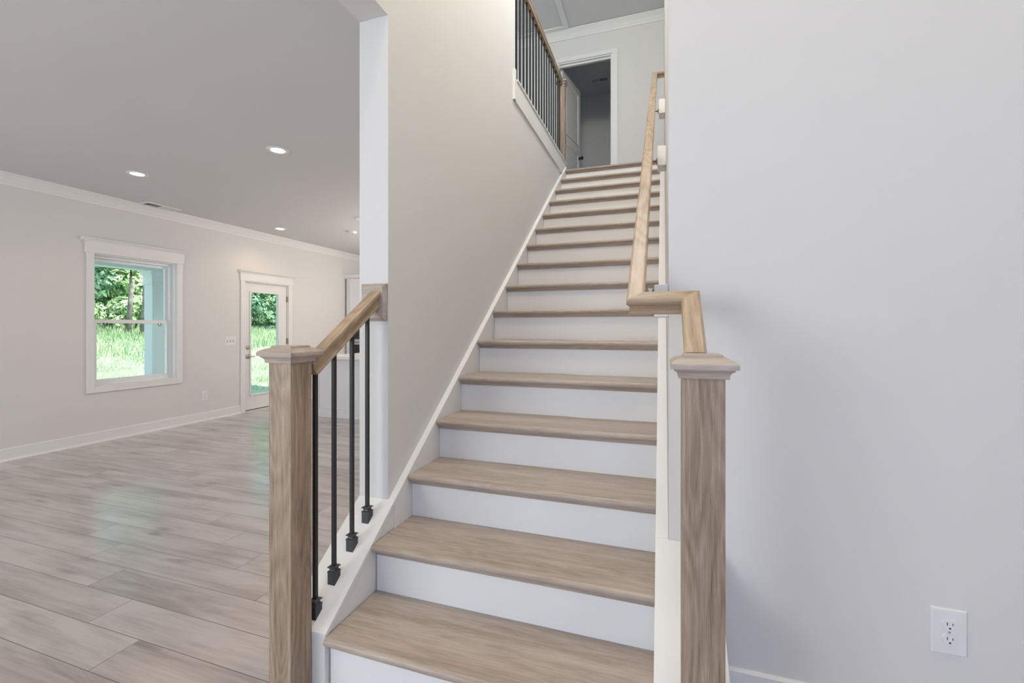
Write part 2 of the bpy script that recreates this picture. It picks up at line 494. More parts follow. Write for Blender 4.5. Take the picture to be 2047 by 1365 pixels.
# casing round the upstairs door opening
bm = bmesh.new()
box(bm, -0.652, -0.575, YD - 0.017, YD, TOP, 5.0, 0.003)
box(bm, -1.470, -1.394, YD - 0.017, YD, TOP, 5.0, 0.003)
box(bm, -1.394, -0.652, YD - 0.017, YD, 4.94, 5.0, 0.003)
struct(link('trim_4', bm, TRIM))
bm = bmesh.new()
box(bm, -0.668, -0.652, YD, YD + 0.115, TOP, 4.94)
box(bm, -1.394, -1.378, YD, YD + 0.115, TOP, 4.94)
box(bm, -1.378, -0.668, YD, YD + 0.115, 4.924, 4.94)
box(bm, -1.378, -0.668, YD + 0.035, YD + 0.06, 4.90, 4.924)
struct(link('trim_5', bm, TRIM))
# fascia along the upper floor edge
bm = bmesh.new()
box(bm, WL, WL + 0.014, 3.27, 5.19, 2.975, 3.15)
box(bm, WL - 0.145, WL + 0.024, 3.317, 5.19, 3.14, 3.158, 0.003)
box(bm, WL, WL + 0.02, 3.255, 3.285, 2.975, 3.21)
struct(link('trim_6', bm, TRIM))
struct(bx('trim_7', WL - 0.142, WL - 0.002, 3.317, 5.17, TOP, 3.14, TRIM))

# attic hatch
h = thing('attic_hatch', 'flat white attic hatch in a mitred frame on the upstairs ceiling', 'hatch', (-1.6, 5.45, CE2))
bm = bmesh.new()
for a in ((-0.376, 0.376, -0.76, -0.69), (-0.376, 0.376, 0.575, 0.645), (-0.376, -0.306, -0.69, 0.575), (0.306, 0.376, -0.69, 0.575)):
    box(bm, *a, -0.018, 0.0, 0.003)
link('frame', bm, TRIM, h)
bx('panel', -0.305, 0.305, -0.69, 0.575, -0.006, 0.0, CEIL, h)

# ------------------------------------------------------------------ staircase
st = thing('staircase', 'straight staircase with oak treads and white risers', 'stairs', (0, 0, 0))
def tread_profile(y0, y1, zt, th=0.027):
    pts = [(y1, zt), (y0 + 0.012, zt)]
    for k in range(1, 8):
        a = math.pi / 2 + k * math.pi / 8
        pts.append((y0 + 0.0135 + 0.0135 * math.cos(a), zt - th / 2 + th / 2 * math.sin(a)))
    pts += [(y0 + 0.0135, zt - th), (y1, zt - th)]
    return pts
proto_tread = None
for k in range(1, 17):
    yr = Y0 + (k - 1) * t_
    if proto_tread is None:
        bm = bmesh.new()
        prism(bm, tread_profile(-0.035, t_, 0.0), 'X', XL, XR)
        tr = link('tread', bm, OAK_X, st)
        bm = bmesh.new()
        prism(bm, [(0, -0.027), (-0.017, -0.027), (-0.016, -0.032), (-0.010, -0.038), (-0.006, -0.043), (-0.005, -0.047), (0, -0.047)], 'X', XL + 0.001, XR - 0.001)
        cv = link('cove_moulding', bm, OAK_X, tr)
        proto_tread = tr
        tr.location = (0, yr, k * r_)
        cv0 = cv
    elif k < 16:
        c = proto_tread.copy(); C.objects.link(c); c.location = (0, yr, k * r_); c.parent = st
        d = cv0.copy(); C.objects.link(d); d.parent = c
    else:
        bm = bmesh.new(); prism(bm, tread_profile(-0.035, 0.06, 0.0), 'X', XL, XR)
        c = link('landing_nosing', bm, OAK_X, st); c.location = (0, yr, k * r_)
        d = cv0.copy(); C.objects.link(d); d.parent = c
proto = None
for k in range(16):
    if proto is None:
        proto = bx('riser', XL, XR, 0.0, 0.018, 0.0, r_ - 0.028, TRIM, st)
        o = proto
    else:
        o = proto.copy(); C.objects.link(o); o.parent = st
    o.location = (0, Y0 + k * t_, k * r_ + 0.0005)
# low curb walls beside the open bottom steps, skirt boards higher up
def slopeboard(name, x0, x1, y0, y1, top, depth, m, parent):
    return pr(name, [(y0, capz(y0) + top - depth), (y1, capz(y1) + top - depth), (y1, capz(y1) + top), (y0, capz(y0) + top)], 'X', x0, x1, m, parent)
for x0, x1, xin in ((WL - 0.143, XL - 0.001, 1), (XR + 0.001, 0.170, -1)):
    pr('curb', [(1.207, 0), (YW - 0.001, 0), (YW - 0.001, capz(YW) - 0.020), (1.207, capz(1.207) - 0.020)], 'X', x0 + 0.004, x1 - 0.004, TRIM, st)
    bm = bmesh.new()
    prism(bm, [(1.205, capz(1.205) - 0.020), (YW - 0.001, capz(YW) - 0.020), (YW - 0.001, capz(YW)), (1.205, capz(1.205))], 'X', x0, x1)
    link('curb_cap', bm, TRIM, st)
slopeboard('skirt_board', WL + 0.001, XL - 0.001, YW, Y0 + 15 * t_ + 0.03, 0.0, 0.34, TRIM, st)
slopeboard('skirt_board', XR + 0.001, WR - 0.001, YW, Y0 + 15 * t_ + 0.03, 0.0, 0.34, TRIM, st)

# ------------------------------------------------------------------ newel posts
def newel(loc, w, h, label):
    n = thing('newel_post', label, 'newel post', loc, 'oak newel posts')
    hw = w / 2; zc = h - 0.054
    bm = bmesh.new(); box(bm, -hw, hw, -hw, hw, 0, zc, 0.002)
    link('post', bm, OAK_Z, n)
    f = hw / 0.046
    bm = bmesh.new()
    square_lathe(bm, [(0.054 * f, zc - 0.002), (0.0545 * f, zc + 0.003), (0.0550 * f, zc + 0.007), (0.0570 * f, zc + 0.011), (0.0605 * f, zc + 0.0145), (0.0635 * f, zc + 0.016), (0.0645 * f, zc + 0.0165), (0.0645 * f, zc + 0.0205)])
    link('cove_moulding', bm, OAK_X, n)
    bm = bmesh.new()
    z = zc + 0.0205
    square_lathe(bm, [(0.072 * f, z), (0.072 * f, z + 0.011), (0.069 * f, z + 0.0145), (0.063 * f, z + 0.0190), (0.056 * f, z + 0.0220), (0.048 * f, z + 0.0242), (0.0425 * f, z + 0.0255), (0.0425 * f, z + 0.0255), (0.0425 * f, z + 0.0295), (0.041 * f, z + 0.0315), (0.036 * f, z + 0.0325)])
    link('cap', bm, OAK_X, n)
    return n
newel((-1.1605, 1.160, 0), 0.090, 1.160, 'stained oak newel post at the foot of the short railing by the living room')
newel((0.0895, 1.159, 0), 0.092, 1.156, 'stained oak newel post in front of the plain white wall, below the wall handrail')
newel((-1.137, 5.235, TOP), 0.085, 1.118, 'oak newel post at the top of the stairs ending the upstairs railing')

# ------------------------------------------------------------------ left stair railing
lr = thing('stair_railing', 'short sloping oak railing with four black balusters beside the bottom steps', 'railing', (-1.14, 1.2, 0))
SLL = 0.71
ph = math.atan(SLL)
def ltop(y): return 1.372 + SLL * (y - 1.588)
rl = rail('handrail', [(0, 0), (0, 0.383 / math.cos(ph))], OAK_UV, lr, (0.0, 0.0055, ltop(1.2055)), (1, 0, 0), (0, math.cos(ph), math.sin(ph)), (0, -math.sin(ph), math.cos(ph)),
          trim=lambda a, b: a + (b - a) * ((1.5885 - 1.2 - a.y) / (b.y - a.y)))
bm = bmesh.new()
box(bm, -0.078, 0.046, 0.389, 0.409, 1.245, 1.402)
es = [e for e in bm.edges if all(abs(v.co.y - 0.389) < 1e-4 for v in e.verts)]
bmesh.ops.bevel(bm, geom=es, offset=0.012, segments=1, affect='EDGES')
link('rosette', bm, OAK_X, lr)
def baluster(parent, x, y, zb, zt, slope, w=0.0128, shoe=True):
    b = bx('baluster', x - w / 2, x + w / 2, y - w / 2, y + w / 2, zb, zt, BLACK, parent)
    if shoe:
        bm = bmesh.new(); s = 0.0155
        zc = zb + 0.034
        def z(yy): return zb + slope * (yy - y) + 0.0005
        pts = [(y - s, z(y - s)), (y + s, z(y + s)), (y + s, zc), (y - s, zc)]
        prism(bm, pts, 'X', x - s, x + s)
        q = bmesh.new()
        square_lathe(q, [(0.0165, zc - 0.002), (0.0165, zc + 0.002), (0.012, zc + 0.005), (0.0105, zc + 0.009), (0.012, zc + 0.012), (0.0165, zc + 0.0155), (0.0165, zc + 0.018), (0.010, zc + 0.021)])
        for v in q.verts: v.co += Vector((x, y, 0))
        me = bpy.data.meshes.new('tmp'); q.to_mesh(me); q.free(); bm.from_mesh(me); bpy.data.meshes.remove(me)
        link('shoe', bm, SHOE, b)
    return b
for yb in (1.2440, 1.3370, 1.4365, 1.5310):
    baluster(lr, 0.003, yb - 1.2, capz(yb), ltop(yb) - 0.058, SL)

# ------------------------------------------------------------------ right wall handrail with mounting blocks and brackets
wr = thing('wall_handrail', 'long oak handrail mitred round the wall corner and climbing the right side', 'handrail', (-0.0, 1.2, 0))
ps = math.atan(SL); cp = math.cos(ps)
def rtop(y): return 1.168 + SL * (y - 1.193)
E2 = (0, cp, math.sin(ps)); N_ = (0, -math.sin(ps), cp)
def V(y): return (y - 1.2) / cp
rail('rail', [(0.077, V(1.178)), (0.077, V(1.392)), (-0.0765, V(1.392)), (-0.0765, V(4.86)), (WR - 0.001, V(4.86))], OAK_UV, wr, (0, 0.0, rtop(1.2)), (1, 0, 0), E2, N_)
for yb, hh, dz in ((1.665, 0.112, -0.205), (2.66, 0.110, -0.075), (3.70, 0.110, -0.075)):
    z = rtop(yb) + dz
    bx('mounting_block', -0.027, WR - 0.0005, yb - 1.2 - 0.054, yb - 1.2 + 0.054, z - hh / 2, z + hh / 2, TRIM, wr, 0.004)
    bm = bmesh.new()
    zz = rtop(yb) - 0.062
    zb = z - 0.012
    if dz < -0.1: zb = z + 0.03
    M = Matrix.Translation((-0.027, yb - 1.2, zb)) @ Matrix.Rotation(R(-90), 4, 'Y')
    lathe(bm, [(0.02, 0), (0.019, 0.004), (0.010, 0.008)], 16, M)
    tube(bm, [(-0.030, yb - 1.2, zb), (-0.050, yb - 1.2, zb + 0.002), (-0.066, yb - 1.2, zb + 0.4 * (zz - zb)), (-0.0765, yb - 1.2, zz - 0.001)], 0.0055, 8)
    link('bracket', bm, BRACKET, wr, True)

# ------------------------------------------------------------------ upstairs railing
ur = thing('hall_railing', 'level oak railing with many black balusters along the upstairs hall edge', 'railing', (-1.137, 3.32, 3.158))
rail('handrail', [(0, 0.0), (0, 5.193 - 3.32)], OAK_UV, ur, (0, 0, 4.148 - 3.158), (1, 0, 0), (0, 1, 0), (0, 0, 1))
for i in range(17):
    baluster(ur, 0.0, 3.480 + i * 0.1015 - 3.32, 0.0, 4.148 - 3.158 - 0.054, 0, 0.0135, False)

# ------------------------------------------------------------------ wall plates
def duplex(name, label, M, size=(0.083, 0.130)):
    """duplex outlet built facing local -Y, placed by matrix M"""
    t = thing(name, label, 'outlet'); t.matrix_world = M
    w, h = size[0] / 2, size[1] / 2
    bm = bmesh.new()
    box(bm, -w, w, -0.007, 0.0, -h, h)
    es = [e for e in bm.edges if all(abs(v.co.y + 0.007) < 1e-5 for v in e.verts)]
    bmesh.ops.bevel(bm, geom=es, offset=0.0055, segments=3, profile=0.6, affect='EDGES')
    link('cover_plate', bm, WHITE, t)
    for zc in (0.0205, -0.0205):
        bm = bmesh.new()
        pts = []
        for i in range(28):
            a = 2 * math.pi * i / 28
            x, z = 0.0175 * math.cos(a), max(-0.0143, min(0.0143, 0.0175 * math.sin(a)))
            pts.append((x, z + zc))
        prism(bm, pts, 'Y', -0.0108, -0.005)
        f = link('receptacle', bm, WHITE, t)
        bm = bmesh.new()
        box(bm, -0.0072, -0.0054, -0.0112, -0.0106, zc + 0.000, zc + 0.0085)
        box(bm, 0.0056, 0.0072, -0.0112, -0.0106, zc + 0.001, zc + 0.0078)
        M2 = Matrix.Translation((0, -0.0106, zc - 0.0075)) @ Matrix.Rotation(R(90), 4, 'X')
        lathe(bm, [(0.0025, 0), (0.0025, 0.0006)], 12, M2)
        link('slots', bm, DARK, f)
    bm = bmesh.new()
    lathe(bm, [(0.0032, 0), (0.0030, 0.0012), (0.0015, 0.0016)], 14, Matrix.Translation((0, -0.0068, 0)) @ Matrix.Rotation(R(90), 4, 'X'))
    link('screw', bm, STEEL, t)
    return t
duplex('outlet', 'large white duplex outlet low on the plain wall right of the stairs', Matrix.Translation((0.7745, YW, 0.349)))
ML = Matrix.Rotation(R(90), 4, 'Z')
duplex('outlet', 'small white outlet on the far living room wall between window and glass door', Matrix.Translation((XF, 4.25, 0.323)) @ ML, (0.079, 0.128))

def switchplate(label, M, n, w, h):
    t = thing('light_switch', label, 'light switch'); t.matrix_world = M
    bm = bmesh.new(); box(bm, -w / 2, w / 2, -0.007, 0, -h / 2, h / 2)
    es = [e for e in bm.edges if all(abs(v.co.y + 0.007) < 1e-5 for v in e.verts)]
    bmesh.ops.bevel(bm, geom=es, offset=0.005, segments=2, affect='EDGES')
    link('cover_plate', bm, WHITE, t)
    for i in range(n):
        x = (i - (n - 1) / 2) * 0.046
        s = bx('toggle', x - 0.0045, x + 0.0045, -0.019, -0.0065, -0.006, 0.012, WHITE, t, 0.001)
        bx('slot', x - 0.0065, x + 0.0065, -0.0076, -0.007, -0.014, 0.014, VENTGREY, s)
switchplate('white triple light switch plate beside the glass patio door', Matrix.Translation((XF, 4.611, 1.03)) @ ML, 3, 0.17, 0.125)

# ------------------------------------------------------------------ window_1 with casing, sashes and glass
ya, yb, za, zb = WIN
wd = bpy.data.objects.new('window_1', None); C.objects.link(wd); wd.location = (XF, 3.4665, 0.59); struct(wd)
def wbx(name, x0, x1, y0, y1, z0, z1, m, parent=wd, bev=0.0, boxes=None):
    bm = bmesh.new()
    for a in (boxes or [(x0, x1, y0, y1, z0, z1)]):
        box(bm, a[0], a[1], a[2] - 3.4665, a[3] - 3.4665, a[4] - 0.59, a[5] - 0.59, bev)
    return link(name, bm, m, parent)
wbx('casing', 0, 0, 0, 0, 0, 0, TRIM, bev=0.002, boxes=[(0, 0.019, 2.982, 3.044, 0.527, 2.004), (0, 0.019, 3.889, 3.957, 0.527, 2.004), (0, 0.019, 3.044, 3.889, 0.527, 0.592)])
wbx('head_casing', 0, 0.022, 2.966, 3.974, 2.003, 2.128, TRIM, bev=0.002)
def head_crown(name, y0, y1, z0, parent, oy, oz):
    bm = bmesh.new()
    prism(bm, [(0, z0), (0.030, z0), (0.032, z0 + 0.008), (0.040, z0 + 0.016), (0.050, z0 + 0.022), (0.052, z0 + 0.032), (0, z0 + 0.032)], 'Y', y0, y1)
    for v in bm.verts: v.co -= Vector((0, oy, oz))
    return link(name, bm, TRIM, parent)
head_crown('head_crown', 2.936, 4.000, 2.126, wd, 3.4665, 0.59)
wbx('jamb', 0, 0, 0, 0, 0, 0, TRIM, boxes=[(-0.14, 0, ya, ya + 0.008, za, zb), (-0.14, 0, yb - 0.008, yb, za, zb), (-0.14, 0, ya + 0.008, yb - 0.008, za, za + 0.008), (-0.14, 0, ya + 0.008, yb - 0.008, zb - 0.008, zb)])
# vinyl frame
wbx('frame', 0, 0, 0, 0, 0, 0, VINYL, boxes=[(-0.135, -0.055, ya + 0.008, ya + 0.036, za + 0.008, zb - 0.008), (-0.135, -0.055, yb - 0.036, yb - 0.008, za + 0.008, zb - 0.008), (-0.135, -0.055, ya + 0.036, yb - 0.036, za + 0.008, za + 0.034), (-0.135, -0.055, ya + 0.036, yb - 0.036, zb - 0.034, zb - 0.008)])
def sash(name, x0, x1, z0, z1, rails):
    y0, y1 = ya + 0.036, yb - 0.036
    s = 0.03
    f = wbx(name, 0, 0, 0, 0, 0, 0, VINYL, bev=0.0015, boxes=[(x0, x1, y0, y0 + s, z0, z1), (x0, x1, y1 - s, y1, z0, z1), (x0, x1, y0 + s, y1 - s, z0, z0 + rails[0]), (x0, x1, y0 + s, y1 - s, z1 - rails[1], z1)])
    wbx('pane', (x0 + x1) / 2 - 0.003, (x0 + x1) / 2 + 0.003, y0 + s, y1 - s, z0 + rails[0], z1 - rails[1], GLASS, f)
    return f
up = sash('upper_sash', -0.128, -0.100, 1.265, zb - 0.034, (0.04, 0.03))
lo = sash('lower_sash', -0.094, -0.066, za + 0.034, 1.305, (0.035, 0.04))
for yy in (3.185, 3.735):
    bm = bmesh.new()
    tube(bm, [(-0.066, yy - 3.4665 - 0.016, 1.268 - 0.59), (-0.052, yy - 3.4665 - 0.016, 1.250 - 0.59), (-0.052, yy - 3.4665 - 0.010, 1.235 - 0.59), (-0.052, yy - 3.4665 + 0.010, 1.235 - 0.59), (-0.052, yy - 3.4665 + 0.016, 1.250 - 0.59), (-0.066, yy - 3.4665 + 0.016, 1.268 - 0.59)], 0.003, 8)
    link('sash_latch', bm, DARK, lo, True)

# ------------------------------------------------------------------ door_1: glass patio door
dd = bpy.data.objects.new('door_1', None); C.objects.link(dd); dd.location = (XF, 5.23, 0); struct(dd)
def dbx(name, m, boxes, parent=dd, bev=0.0):
    bm = bmesh.new()
    for a in boxes: box(bm, a[0], a[1], a[2] - 5.23, a[3] - 5.23, a[4], a[5], bev)
    return link(name, bm, m, parent)
dbx('casing', TRIM, [(0, 0.019, 4.770, 4.838, 0, 1.888), (0, 0.019, 5.622, 5.690, 0, 1.888)], bev=0.002)
dbx('head_casing', TRIM, [(0, 0.022, 4.760, 5.702, 1.888, 2.006)], bev=0.002)
head_crown('head_crown', 4.735, 5.738, 2.004, dd, 5.23, 0)
dbx('jamb', TRIM, [(-0.14, 0, 4.835, 4.847, 0, 1.885), (-0.14, 0, 5.613, 5.625, 0, 1.885), (-0.14, 0, 4.847, 5.613, 1.873, 1.885)])
sl = dbx('door_panel', TRIM, [(-0.062, -0.018, 4.851, 4.955, 0.022, 1.868), (-0.062, -0.018, 5.449, 5.607, 0.022, 1.868), (-0.062, -0.018, 4.955, 5.449, 0.022, 0.236), (-0.062, -0.018, 4.955, 5.449, 1.733, 1.868)])
dbx('lite_frame', TRIM, [(-0.018, -0.008, 4.935, 4.957, 0.216, 1.753), (-0.018, -0.008, 5.447, 5.469, 0.216, 1.753), (-0.018, -0.008, 4.957, 5.447, 0.216, 0.238), (-0.018, -0.008, 4.957, 5.447, 1.731, 1.753)], sl, 0.002)
dbx('pane', GLASS, [(-0.043, -0.037, 4.955, 5.449, 0.236, 1.733)], sl)
dbx('door_sweep', DARK, [(-0.064, -0.016, 4.851, 5.607, 0.010, 0.022)], sl)
dbx('threshold', mat('aluminium_threshold', (0.75, 0.74, 0.72), 0.4, 0.2), [(-0.14, 0.03, 4.838, 5.622, 0, 0.012)])
for zz, nm in ((0.926, 'deadbolt'), (0.797, 'lever_handle')):
    bm = bmesh.new()
    M = Matrix.Translation((-0.018, 4.902 - 5.23, zz)) @ Matrix.Rotation(R(90), 4, 'Y')
    if nm == 'deadbolt':
        lathe(bm, [(0.031, 0), (0.030, 0.006), (0.020, 0.010), (0.018, 0.018), (0.012, 0.020)], 20, M)
        box(bm, -0.018 + 0.02, -0.018 + 0.032, 4.902 - 5.23 - 0.004, 4.902 - 5.23 + 0.004, zz - 0.013, zz + 0.013, 0.001)
    else:
        lathe(bm, [(0.033, 0), (0.031, 0.007), (0.014, 0.012), (0.012, 0.035)], 20, M)
        tube(bm, [(0.012, 4.902 - 5.23, zz), (0.022, 4.91 - 5.23, zz), (0.026, 4.94 - 5.23, zz + 0.001), (0.026, 4.985 - 5.23, zz - 0.002)], [0.011, 0.012, 0.010, 0.008], 10)
    link(nm, bm, NICKEL, sl, True)
for zz in (1.665, 1.0, 0.25):
    dbx('hinge', BRACKET, [(-0.02, 0.006, 5.604, 5.617, zz - 0.045, zz + 0.045)], bev=0.002)

# ------------------------------------------------------------------ door_2: open panelled door upstairs
d2 = bpy.data.objects.new('door_2', None); C.objects.link(d2); struct(d2)
d2.location = (-1.374, YD + 0.115, TOP + 0.012); d2.rotation_euler = (0, 0, R(79))
Wd, Hd, T = 0.705, 1.872, 0.035
bm = bmesh.new()
box(bm, 0, Wd, -T / 2, T / 2, 0, Hd)
def panel_cut(bm, x0, x1, z0, z1):
    for s in (-1, 1):
        d = s * T / 2
        o = [(x0, z0), (x1, z0), (x1, z1), (x0, z1)]
        i1 = [(x0 + 0.018, z0 + 0.018), (x1 - 0.018, z0 + 0.018), (x1 - 0.018, z1 - 0.018), (x0 + 0.018, z1 - 0.018)]
        A = [bm.verts.new((x, d + s * 0.013, z)) for x, z in o]
        A0 = [bm.verts.new((x, d, z)) for x, z in [(a[0] - 0.008 * (1 if a[0] == x0 else -1), a[1] - 0.008 * (1 if a[1] == z0 else -1)) for a in o]]
        B = [bm.verts.new((x, d + s * 0.0006, z)) for x, z in i1]
        for k in range(4):
            bm.faces.new((A0[k], A0[(k + 1) % 4], A[(k + 1) % 4], A[k])); bm.faces.new((A[k], A[(k + 1) % 4], B[(k + 1) % 4], B[k]))
panel_cut(bm, 0.11, Wd - 0.11, 0.98, Hd - 0.12)
panel_cut(bm, 0.11, Wd - 0.11, 0.20, 0.83)
lf = link('door_panel', bm, TRIM, d2)
for s in (-1, 1):
    bm = bmesh.new()
    M = Matrix.Translation((Wd - 0.055, s * T / 2, 0.80)) @ Matrix.Rotation(R(-90 * s), 4, 'X')
    lathe(bm, [(0.030, 0), (0.029, 0.006), (0.012, 0.010), (0.011, 0.028), (0.020, 0.034), (0.027, 0.045), (0.026, 0.056), (0.016, 0.064), (0.004, 0.066)], 20, M)
    link('door_knob', bm, BRONZE, lf, True)

# ------------------------------------------------------------------ ceiling fittings
def downlight(x, y, label, lit=True, z=CE1, rr=0.052):
    t = thing('recessed_light', label, 'ceiling light', (x, y, z), 'recessed ceiling lights')
    bm = bmesh.new()
    lathe_open = [(rr + 0.030, 0.0), (rr + 0.030, -0.003), (rr + 0.026, -0.006), (rr + 0.004, -0.006), (rr, -0.004), (rr, 0.0)]
    seg = 32; rings = []
    for r, zz in lathe_open:
        rings.append([bm.verts.new((r * math.cos(2 * math.pi * i / seg), r * math.sin(2 * math.pi * i / seg), zz)) for i in range(seg)])
    for a, b in zip(rings, rings[1:] + rings[:1]):
        for i in range(seg): bm.faces.new((a[i], a[(i + 1) % seg], b[(i + 1) % seg], b[i]))
    link('trim_ring', bm, WHITE, t, True)
    bm = bmesh.new(); lathe(bm, [(rr, -0.0005), (rr, -0.004), (rr * 0.9, -0.0045)], 32)
    link('lens', bm, LENS if lit else WHITE, t)
    if lit:
        l = bpy.data.lights.new('downlight', 'SPOT'); l.energy = 7; l.color = (1.0, 0.74, 0.48); l.spot_size = R(150); l.spot_blend = 0.6; l.shadow_soft_size = rr
        o = bpy.data.objects.new('downlight', l); o.location = (x, y, z - 0.03); C.objects.link(o)
downlight(-4.54, 2.765, 'lit recessed ceiling light nearest the far wall, in front of the window')
downlight(-2.88, 2.75, 'lit recessed ceiling light nearest the stair wall, above the middle of the living room')
downlight(-5.142, 4.95, 'lit recessed ceiling light farther back, above the glass patio door')
downlight(-3.68, 4.83, 'unlit recessed ceiling light half hidden behind the stair wall end', False)

t = thing('smoke_detector', 'small round white smoke detector on the ceiling toward the kitchen', 'smoke detector', (-4.30, 5.44, CE1))
bm = bmesh.new(); lathe(bm, [(0.062, 0), (0.062, -0.012), (0.055, -0.026), (0.035, -0.032)], 28); link('housing', bm, WHITE, t)
bm = bmesh.new(); lathe(bm, [(0.012, -0.031), (0.012, -0.034)], 16); link('test_button', bm, VENTGREY, t)

def vent(label, loc, lx, ly, open_part=True):
    """ceiling register: frame, two banks of louvres running along X"""
    t = thing('ceiling_vent', label, 'vent', loc, 'ceiling air vents')
    bm = bmesh.new()
    for a in ((-lx / 2, lx / 2, -ly / 2, -ly / 2 + 0.018), (-lx / 2, lx / 2, ly / 2 - 0.018, ly / 2), (-lx / 2, -lx / 2 + 0.018, -ly / 2 + 0.018, ly / 2 - 0.018), (lx / 2 - 0.018, lx / 2, -ly / 2 + 0.018, ly / 2 - 0.018), (-lx / 2 + 0.018, lx / 2 - 0.018, -0.006, 0.006)):
        box(bm, *a, -0.008, 0)
    link('frame', bm, WHITE, t)
    bx('backing', -lx / 2 + 0.018, lx / 2 - 0.018, -ly / 2 + 0.018, ly / 2 - 0.018, -0.0015, -0.0005, VENTGREY, t)
    for s in (-1, 1):
        bm = bmesh.new()
        n = 9
        for i in range(n):
            yc = s * (0.006 + (ly / 2 - 0.024) * (i + 0.5) / n)
            q = [(yc - 0.004, -0.002), (yc - 0.003, -0.002), (yc - 0.003 + s * 0.006, -0.009), (yc - 0.004 + s * 0.006, -0.009)]
            prism(bm, q, 'X', -lx / 2 + 0.018, lx / 2 - 0.018)
        link('louvres', bm, WHITE, t)
    return t
vent('white ceiling vent close to the far wall crown above the window', (-5.51, 3.60, CE1), 0.15, 0.37)
vent('small ceiling vent at the kitchen end near the cabinet', (-5.22, 7.15, CE1), 0.15, 0.30)
v = vent('ceiling vent inside the dim upstairs room behind the open door', (-1.0, 7.54, CE2), 0.13, 0.30)
v.rotation_euler = (0, 0, R(90))

# ------------------------------------------------------------------ kitchen: tall oven cabinet and island
oc = thing('oven_cabinet', 'tall white kitchen cabinet with built-in black double oven', 'cabinet', (-5.2, 7.25, 0))
bx('body', -0.44, 0.42, -0.28, 0.30, 0.0, 2.14, TRIM, oc)
bm = bmesh.new(); prism(bm, [(-0.28, 2.13), (-0.30, 2.14), (-0.33, 2.17), (-0.34, 2.20), (0.29, 2.20), (0.29, 2.13)], 'X', -0.478, 0.46); link('cornice', bm, TRIM, oc)
def shaker(name, x0, x1, z0, z1, y, parent):
    bm = bmesh.new()
    box(bm, x0, x1, y - 0.014, y, z0, z1)
    for a in ((x0, x1, z0, z0 + 0.055), (x0, x1, z1 - 0.055, z1), (x0, x0 + 0.055, z0 + 0.055, z1 - 0.055), (x1 - 0.055, x1, z0 + 0.055, z1 - 0.055)):
        box(bm, a[0], a[1], y - 0.022, y - 0.014, a[2], a[3])
    return link(name, bm, TRIM, parent)
shaker('door', -0.36, 0.0, 1.27, 2.12, -0.281, oc); shaker('door', 0.01, 0.37, 1.27, 2.12, -0.281, oc)
ov = bx('oven', -0.36, 0.37, -0.300, -0.281, 0.42, 1.24, STEEL, oc)
for z0, z1 in ((1.00, 1.22), (0.50, 0.90)):
    bx('oven_window', -0.34, 0.35, -0.306, -0.300, z0, z1, OVEN, ov)
bm = bmesh.new(); tube(bm, [(-0.32, -0.335, 0.945), (0.33, -0.335, 0.945)], 0.010); tube(bm, [(-0.28, -0.30, 0.945), (-0.28, -0.335, 0.945)], 0.007); tube(bm, [(0.29, -0.30, 0.945), (0.29, -0.335, 0.945)], 0.007)
link('oven_handle', bm, STEEL, ov, True)
shaker('drawer', -0.36, 0.37, 0.12, 0.40, -0.281, oc)

il = thing('kitchen_island', 'white panelled kitchen island with pale countertop behind the black balusters', 'island', (-3.35, 5.30, 0))
bx('body', -1.17, 1.30, -0.35, 0.40, 0.0, 0.80, TRIM, il)
bx('baseboard', -1.185, 1.31, -0.364, -0.35, 0.0, 0.115, TRIM, il, 0.002)
bx('side_panel', -1.172, -1.10, -0.358, -0.35, 0.115, 0.80, TRIM, il)
bx('countertop', -1.0, 1.36, -0.50, 0.45, 0.80, 0.835, QUARTZ, il, 0.004)

# ------------------------------------------------------------------ outdoors: porch, lawn bank, trees
struct(bx('porch_slab', -7.66, XF - 0.14, 0.0, 8.5, -0.25, -0.12, mat('porch_concrete', (0.6, 0.6, 0.58), 0.8)))
struct(bx('porch_ceiling', -7.70, XF - 0.14, 0.0, 8.5, 2.30, 2.36, SIDING))
struct(bx('porch_beam', -7.56, -7.34, 0.0, 8.5, 2.08, 2.30, SIDING))
pc = thing('porch_column', 'square white porch column outside the living room window', 'column', (-7.45, 4.78, -0.12))
bx('shaft', -0.092, 0.092, -0.092, 0.092, 0.16, 2.0, SIDING, pc, 0.006)
bx('base', -0.12, 0.12, -0.12, 0.12, 0.0, 0.16, SIDING, pc, 0.004)
bm = bmesh.new(); square_lathe(bm, [(0.092, 1.99), (0.112, 2.0), (0.112, 2.03), (0.105, 2.04), (0.105, 2.12), (0.128, 2.15), (0.128, 2.20)]); link('capital', bm, SIDING, pc)

